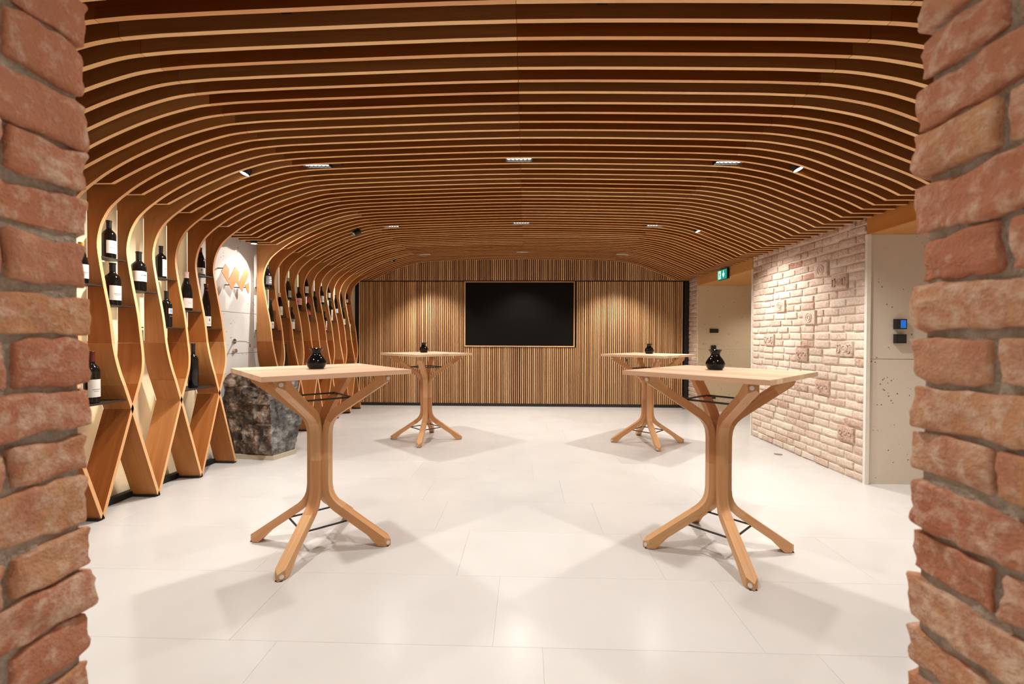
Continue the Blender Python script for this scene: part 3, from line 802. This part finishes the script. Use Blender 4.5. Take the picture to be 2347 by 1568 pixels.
boulder = tag(empty('stone_boulder', (-3.02, 4.98, 0)), 'rough dark grey and brown boulder basin on a sandstone plinth', 'boulder')
def build_boulder():
    # horizontal outlines (x, y) of the boulder at several heights
    lv = {0.045: [(-3.27, 4.84), (-2.790, 4.775), (-2.70, 5.06), (-2.85, 5.20), (-3.30, 5.20)],
          0.20:  [(-3.29, 4.82), (-2.785, 4.755), (-2.665, 5.06), (-2.83, 5.22), (-3.33, 5.20)],
          0.45:  [(-3.345, 4.815), (-2.800, 4.76), (-2.625, 5.08), (-2.82, 5.23), (-3.36, 5.21)],
          0.70:  [(-3.37, 4.83), (-2.835, 4.79), (-2.665, 5.10), (-2.84, 5.23), (-3.36, 5.21)],
          0.88:  [(-3.365, 4.85), (-2.90, 4.83), (-2.70, 5.10), (-2.86, 5.22), (-3.36, 5.20)],
          0.955: [(-3.33, 4.87), (-2.96, 4.88), (-2.76, 5.09), (-2.90, 5.19), (-3.34, 5.18)]}
    hs = sorted(lv); NP = 130; NZ = 76
    def outline(pts, n):
        per = [0]
        for k in range(len(pts)): per.append(per[-1]+1)
        out = []
        for k in range(n):
            q = k/n*len(pts); a = int(q); f = q-a
            p, r = pts[a], pts[(a+1) % len(pts)]
            out.append((p[0]*(1-f)+r[0]*f, p[1]*(1-f)+r[1]*f))
        return out
    outs = {h: outline(lv[h], NP) for h in hs}
    bm = bmesh.new(); grid = []
    tones = []
    for iz in range(NZ+1):
        z = hs[0]+(hs[-1]-hs[0])*iz/NZ
        row = []
        j = max(q for q in range(len(hs)) if hs[q] <= z+1e-9); j = min(j, len(hs)-2)
        t = (z-hs[j])/(hs[j+1]-hs[j])
        for k in range(NP):
            a, c = outs[hs[j]][k], outs[hs[j+1]][k]
            x, y = a[0]*(1-t)+c[0]*t, a[1]*(1-t)+c[1]*t
            P = Vector((x, y, z))
            rough = 1.0 if k < NP/5 else 0.55
            d = abs(noise.noise(P*2.6))*0.075 + abs(noise.noise(P*6.0+Vector((3, 1, 7))))*0.055 + abs(noise.noise(P*13))*0.030 + noise.noise(P*30)*0.010
            d += 0.03*(noise.cell(P*5.0)-0.5) if k < NP/5 else 0.012*(noise.cell(P*6.0)-0.5)
            fade = min(1, iz/6)*min(1, (NZ-iz)/4+0.4)
            cxy = Vector((x+3.05, y-5.04, 0)).normalized()
            P2_ = P + cxy*(0.045-d)*rough*fade + Vector((0, 0, noise.noise(P*6+Vector((9, 9, 9)))*0.025*(iz/NZ)))
            P2_.x = max(P2_.x, -3.388); P2_.y = min(P2_.y, 5.25)
            row.append(bm.verts.new(P2_ - Vector((-3.02, 4.98, 0))))
        grid.append(row)
    for iz in range(NZ):
        for k in range(NP):
            bm.faces.new((grid[iz][k], grid[iz][(k+1) % NP], grid[iz+1][(k+1) % NP], grid[iz+1][k]))
    # basin hollow on top
    last = grid[-1]; cen = Vector((-3.06+3.02, 5.06-4.98, 0))
    for s, dz in ((0.82, 0.012), (0.74, -0.02), (0.62, -0.06), (0.35, -0.085)):
        row = []
        for v in last: pass
        for v in grid[-1]:
            p = Vector((v.co.x, v.co.y, 0)); q = cen + (p-cen)*s
            row.append(bm.verts.new((q.x, q.y, 0.955+dz + noise.noise(q*9)*0.008)))
        for k in range(NP):
            bm.faces.new((last[k], last[(k+1) % NP], row[(k+1) % NP], row[k]))
        last = row
    bm.faces.new(last); bm.faces.new(grid[0][::-1])
    bmesh.ops.recalc_face_normals(bm, faces=bm.faces)
    me = bpy.data.meshes.new('boulder'); 
    tn = []
    for f in bm.faces:
        n = f.normal; tn.append(max(0.0, min(1.0, (n.x - 0.15)*1.8 + (0.5 if n.z > .7 else 0))))
    bm.to_mesh(me); bm.free(); me.materials.append(M_ROCK)
    at = me.attributes.new('tone', 'FLOAT', 'FACE'); at.data.foreach_set('value', tn)
    me.polygons.foreach_set('use_smooth', [True]*len(me.polygons)); me.set_sharp_from_angle(angle=math.radians(24))
    return me
obj('boulder', build_boulder(), boulder)
b = MB(); pl = [(-3.29, 4.815), (-2.775, 4.755), (-2.675, 5.05), (-2.83, 5.21), (-3.32, 5.20)]
b.loft([[(x+3.02, y-4.98, z) for x, y in pl] for z in (0, 0.05)]); b.build('plinth', M_PLINTH, boulder)

# ================================================================== TABLES
def leg_profile():
    th = 0.052; sl = 0.668
    out = [(.474, .044), (.36, .1202), (.24, .2005), (.165, .2507), (.133, .273), (.108, .296), (.089, .323), (.077, .356), (.072, .40),
           (.071, .565), (.072, .73), (.077, .773), (.089, .806), (.108, .833), (.133, .856), (.165, .8783), (.24, .9285), (.36, 1.0088), (.474, 1.085)]
    inn = []
    for i, (r, z) in enumerate(out):
        a, c = out[max(i-1, 0)], out[min(i+1, len(out)-1)]
        tr_, tz = c[0]-a[0], c[1]-a[1]; L = math.hypot(tr_, tz)
        inn.append((r - tz/L*th*0.80 if .3 < z < .83 else r - tz/L*th, z + tr_/L*th))
    return out, inn
def make_table(label):
    root = tag(empty('bar_table'), label, 'table', 'square oak bar tables')
    S = 0.872; zt = 1.157; tk = 0.028
    top = empty('tabletop', (0, 0, zt-tk), PI/4, root)
    n = 9
    for i in range(n):
        w = S/n; b = MB(); x0 = -S/2+i*w; e = 0.0004
        b.box(-S/2, S/2, x0+e, x0+w-e, 0, tk, t=random.random()); b.build('plank', M_TABLE, top)
    out, inn = leg_profile(); hw = 0.031
    ob, ib = out, inn
    # leg in the plane of +x; six-point section so both ends finish in a pointed corner
    def ring(o_, i_, so=0.0, si=0.0):
        return [(o_[0], -hw, o_[1]), (o_[0]+so, 0, o_[1]), (o_[0], hw, o_[1]), (i_[0], hw, i_[1]), (i_[0]+si, 0, i_[1]), (i_[0], -hw, i_[1])]
    lb = MB()
    foot = [[(.458, -hw*.98, .003), (.479, 0, .003), (.458, hw*.98, .003), (.395, hw*.98, .003), (.395, 0, .003), (.395, -hw*.98, .003)]]
    first = ring((.450, .060), (.372, .018)); first = [(.452, -hw, .059), (.483, 0, .040), (.452, hw, .059), (.388, hw, .004), (.388, 0, .004), (.388, -hw, .004)]
    # the foot: cut vertical by two planes meeting on the leg's axis
    low_ring = [(.448, -hw, .0605), (.479, 0, .0415), (.448, hw, .0605), (.40, hw, .0305), (.40, 0, .0305), (.40, -hw, .0305)]
    rings = []
    body = [ring(o_, i_) for o_, i_ in zip(out[1:-1], inn[1:-1])]
    # lower end rings (outer point protruding)
    e0 = [(.448, -hw, .0615), (.479, 0, .0410), (.448, hw, .0615), (.448, hw, .004), (.479, 0, .004), (.448, -hw, .004)]
    # geometry of the underside: from floor contact up along the inner line
    def inner_at(r): return inn[1][1] + (inn[1][0]-r)*0.668*-1
    mid = [(.405, -hw, .0903), (.405, 0, .0903), (.405, hw, .0903), (.405, hw, .004), (.405, 0, .004), (.405, -hw, .004)]
    top1 = [[p[0], p[1], 1.129-p[2]] for p in mid]; top0 = [[p[0], p[1], 1.129-p[2]] for p in e0]
    allr = [e0, mid] + body + [top1, top0]
    allr = [[Vector(q) for q in r] for r in allr]
    lb.loft(allr, t=[.30]*4 + [.62]*6 + [.12]*3 + [.81]*5 + [.45]*4)
    leg_me = lb.mesh('leg', M_LEG, True, 30)
    bb = MB(); bb.lathe([(0, 0), (.0125, 0), (.0125, .004), (.0, .005)], 14); bolt_me = bb.mesh('bolt', M_BOLT, True)
    pb = MB(); pb.box(.415, .47, -.02, .02, 0, .0045); pad_me = pb.mesh('foot_pad', M_FOOTPAD)
    for k in range(4):
        a = k*PI/2
        L = obj('leg', leg_me, root, (0, 0, 0), a)
        obj('foot_pad', pad_me, L)
        for z in (.026, 1.100):
            side = -1 if k in (0, 2) else 1      # bolts sit on two opposite sides of the square
            o = obj('bolt', bolt_me, L, (.4645, side*.0155, z))
            o.rotation_euler = Vector((1, side*1.0, 0)).to_track_quat('Z', 'Y').to_euler()
    for z, rr in ((.163, .215), (.972, .215)):
        b = MB(); P = [(rr*math.cos(q*PI/2), rr*math.sin(q*PI/2), z) for q in range(4)]
        for q in range(4): b.tube([P[q], P[(q+1) % 4]], .0062, 8)
        b.build('brace_frame', M_BLACK, root)
    return root
TABLES = [((-1.359, 2.868), -0.031, 'nearest oak bar table on the left, pale top, in front of the boulder'),
          ((1.2526, 2.880), PI/2-0.021, 'nearest oak bar table on the right, brown edge, before the washed brick wall'),
          ((-1.326, 5.850), PI/2+0.030, 'farther oak bar table on the left, before the screen wall'),
          ((1.604, 5.809), PI/2+0.021, 'farther oak bar table on the right, partly behind the nearer table')]
t0 = make_table(TABLES[0][2])
t0.location = (*TABLES[0][0], 0); t0.rotation_euler.z = TABLES[0][1]
for (xy, a, l) in TABLES[1:]:
    c = copy_tree(t0); c.location = (*xy, 0); c.rotation_euler.z = a; c['label'] = l

# ---- vases
vb = MB()
vp = catmull([(.0, .0), (.043, .0), (.0455, .003), (.055, .017), (.061, .038), (.057, .055), (.046, .074), (.033, .091), (.0285, .101), (.0305, .112), (.038, .125), (.0465, .135)], 3)
vb.lathe(vp + [(.0445, .135), (.036, .124), (.027, .110), (.025, .10), (.04, .07), (.04, .02), (.0, .012)], 40)
vase_me = vb.mesh('black_vase', M_VASE, True, 60)
for (x, y, l) in [(-1.381, 2.865, 'black glazed vase on the near table before the boulder'), (1.278, 3.00, 'black glazed vase on the near table before the brick wall'),
                  (-1.396, 6.0, 'black glazed vase on the far table left of the screen'), (1.66, 5.95, 'black glazed vase on the far table right of the screen')]:
    tag(obj('black_vase', vase_me, None, (x, y, 1.1575)), l, 'vase', 'black vases on the bar tables')

# ================================================================== LAMPS
def bar_lamp(x, y, label):
    z = ceil_z(x)+0.004
    root = tag(empty('ceiling_lamp', (x, y, z)), label, 'lamp', 'six cell downlight bars between the ceiling slats')
    b = MB(); L, W = .118, .040
    b.box(-L, L+.09, -W, W, .022, .070); b.box(-L, L, -W, -W+.006, .0, .022); b.box(-L, L, W-.006, W, .0, .022)
    b.box(-L, -L+.006, -W, W, .0, .022); b.box(L-.006, L, -W, W, .0, .022)
    b.build('housing', M_BLACK, root)
    for i in range(6):
        b = MB(); xc = -.09 + i*.036
        b.lathe([(0, .012), (.014, .010), (.0155, .016), (.0, .020)], 14, origin=(xc, 0, 0))
        b.build('lens', M_LENS, root, True)
    wide = y < 7.5
    o = spot((x, y, z-.004), (x, y, 0), BAR_WATT*(1.0 if wide else 1.25)*(0.85 if abs(x) < 0.5 else 1.0), 122 if wide else 104, 0.95 if wide else 0.6, 0.045)
    o.parent = root; o.location = (0, 0, -.004); o.rotation_euler = (0, 0, 0)
    return root
rows = ['first row, out over the doorway', 'second row from the doorway', 'third row from the doorway', 'row nearest the back wall']
for r, y in enumerate(LAMP_ROWS):
    for x, side in ((-1.845, 'left'), (-.062, 'middle'), (1.735, 'right')):
        bar_lamp(x, y, '%s six cell downlight bar, %s' % (side, rows[r]))
def track_lamp(loc, target, label, watt, size=62, lens=M_LENSD, r=.036, deep=None):
    root = tag(empty('spotlight', loc), label, 'spotlight', 'small round spotlights in the ceiling slats')
    d = (Vector(target)-Vector(loc)).normalized()
    q = (-d).to_track_quat('Z', 'Y')
    dp = deep if deep is not None else (.003 if r > .04 else .045)
    b = MB(); h_ = .105 if r < .04 else .06; b.lathe([(0, h_), (r-.006, h_), (r, h_-.007), (r, .003), (r-.003, .0), (r-.003, dp+.009), (0, dp+.009)], 22); o = b.build('housing', M_BLACK, root, True)
    o.rotation_euler = q.to_euler()
    b = MB(); b.lathe([(0, dp), (r-.0035, dp), (r-.0035, dp+.008), (0, dp+.008)], 22); o2 = b.build('lens', lens, root, True); o2.rotation_euler = q.to_euler()
    b = MB(); b.tube([d*-.06, d*-.06+Vector((0, 0, .16))], .008, 8); b.build('stem', M_BLACK, root)
    s = spot(loc, target, watt, size, 0.7, 0.028)
    s.parent = root; s.location = d*0.012
    if r < .04: s.data.shadow_soft_size = 0.014
    return root
track_lamp((-2.42, 3.72, 2.765), (-2.98, 3.32, 1.0), 'round spotlight above the near wine rack', TRACK_WATT*2, 100, r=.042)
track_lamp((2.25, 3.72, 2.765), (2.85, 3.32, 1.0), 'round spotlight on the right above the near table', TRACK_WATT*1.3, 100, r=.042)
track_lamp((2.26, 5.845, 2.770), (2.86, 5.45, 1.0), 'round spotlight on the right above the brick wall', TRACK_WATT*2, 100, r=.042)
track_lamp((-3.20, 5.095, 2.46), (-3.06, 5.05, 0.9), 'black round spotlight hanging over the boulder niche', TRACK_WATT*0.3, 120, deep=.004)
track_lamp((-2.31, 5.845, 2.745), (-3.40, 4.85, 1.75), 'black spotlight turned to the copper emblem', TRACK_WATT*1.5, 56)
track_lamp((-2.44, 7.97, 2.752), (-3.30, 7.35, 1.5), 'black spotlight above the far end of the far wine rack', TRACK_WATT*1.3)
for (x, y, l) in ((4.35, 7.35, 'unseen round downlight added in the oak soffit to brighten the far passage'), (4.35, 2.8, 'unseen round downlight added in the oak soffit to brighten the near passage')):
    r = tag(empty('added_downlight', (x, y, 2.345)), l, 'lamp')  # lamp added out of view to brighten the passage
    b = MB(); b.lathe([(.040, -.001), (.052, -.001), (.052, -.004), (.041, -.005)], 22); b.build('trim_ring', M_BLACK, r, True)
    b = MB(); b.lathe([(0, -.001), (.040, -.001), (.040, -.003), (0, -.003)], 22); b.build('lens', M_LENS, r, True)
    o = spot((x, y, 2.33), (x, y, 0), 110, 130, 0.8, 0.04); o.parent = r; o.location = (0, 0, -.008); o.rotation_euler = (0, 0, 0)

# ================================================================== SMALL THINGS
ex = tag(empty('exit_sign', (3.165, 7.17, 2.315)), 'green and white emergency exit sign on the oak beam', 'exit sign')
b = MB(); b.box(-0.012, 0.028, -.165, .165, -.004, .155); b.build('housing', M_BLACK, ex)
b = MB(); b.box(-0.020, -0.012, -.158, .158, .0, .150); b.build('sign_face', M_EXITG, ex)
def flat(name, polys, mat, x, parent):
    b = MB()
    for poly in polys: b.loft([[(x, y, z) for y, z in poly], [(x+.0015, y, z) for y, z in poly]])
    return b.build(name, mat, parent)
# seen from the room the far end (+y) is on the left
flat('door_field', [[(.125, .012), (.035, .012), (.035, .138), (.125, .138)]], M_EXITW, -.0222, ex)
flat('running_figure', [[(.088, .112), (.076, .112), (.072, .122), (.080, .132), (.090, .126)], [(.095, .062), (.074, .056), (.066, .100), (.086, .106)],
                        [(.070, .100), (.064, .098), (.046, .080), (.050, .074)], [(.092, .104), (.086, .098), (.108, .078), (.112, .084)],
                        [(.094, .062), (.082, .058), (.100, .022), (.110, .026)], [(.082, .060), (.072, .058), (.058, .040), (.066, .034)], [(.064, .040), (.056, .036), (.062, .016), (.072, .018)]], M_EXITG, -.0240, ex)
flat('down_arrow', [[(-.048, .135), (-.068, .135), (-.068, .085), (-.048, .085)], [(-.018, .088), (-.098, .088), (-.098, .072), (-.058, .022), (-.018, .072)]], M_EXITW, -.0222, ex)

tp = tag(empty('touch_panel', (3.50, 4.235, 1.46)), 'black wall panel with a lit blue screen on the concrete wall', 'control panel')
b = MB(); b.box(-.052, .046, -.034, .0, .0, .094); b.build('housing', M_BLACK, tp)
b = MB(); b.box(-.012, .036, -.0365, -.034, .010, .084); b.build('display', M_BLUE, tp)
sb = MB(); sb.box(-.05, .045, -.032, .0, .0, .085); sb.box(-.040, .035, -.034, -.032, .010, .075)
tag(sb.build('wall_switch', M_BLACK), 'plain black wall box below the blue lit panel', 'switch').location = (3.50, 4.235, 1.328)
for (x0, x1, z0, z1, nm, lb, ct) in [(3.427, 3.579, 1.469, 1.542, 'card_reader', 'flat black wall plate on the tan passage wall', 'wall plate'),
                                     (3.453, 3.542, 1.128, 1.235, 'thermostat', 'black wall box just behind the vase on the right near table', 'switch'),
                                     (3.453, 3.542, 0.242, 0.307, 'wall_outlet', 'black wall socket low on the tan passage wall', 'socket')]:
    b = MB(); cx_, cz_ = (x0+x1)/2, z0
    b.box(x0-cx_, x1-cx_, -.022, 0, 0, z1-z0); b.box(x0-cx_+.012, x1-cx_-.012, -.025, -.022, .012, z1-z0-.012)
    o = tag(b.build(nm, M_BLACK), lb, ct); o.location = (cx_, 8.30, cz_)
for (x, y, l) in [(2.985, 5.27, 'small round steel floor light at the foot of the brick wall'), (3.08, 8.60, 'small round steel floor light at the corner of the back wall')]:
    r = tag(empty('floor_light', (x, y, 0)), l, 'floor light')
    b = MB(); b.lathe([(.022, .0005), (.045, .0005), (.046, .003), (.024, .004)], 22); b.build('steel_ring', M_CHROME, r, True)
    b = MB(); b.lathe([(0, .0005), (.0215, .0005), (.0215, .0025), (0, .0028)], 18); b.build('lens', M_LENSD, r, True)
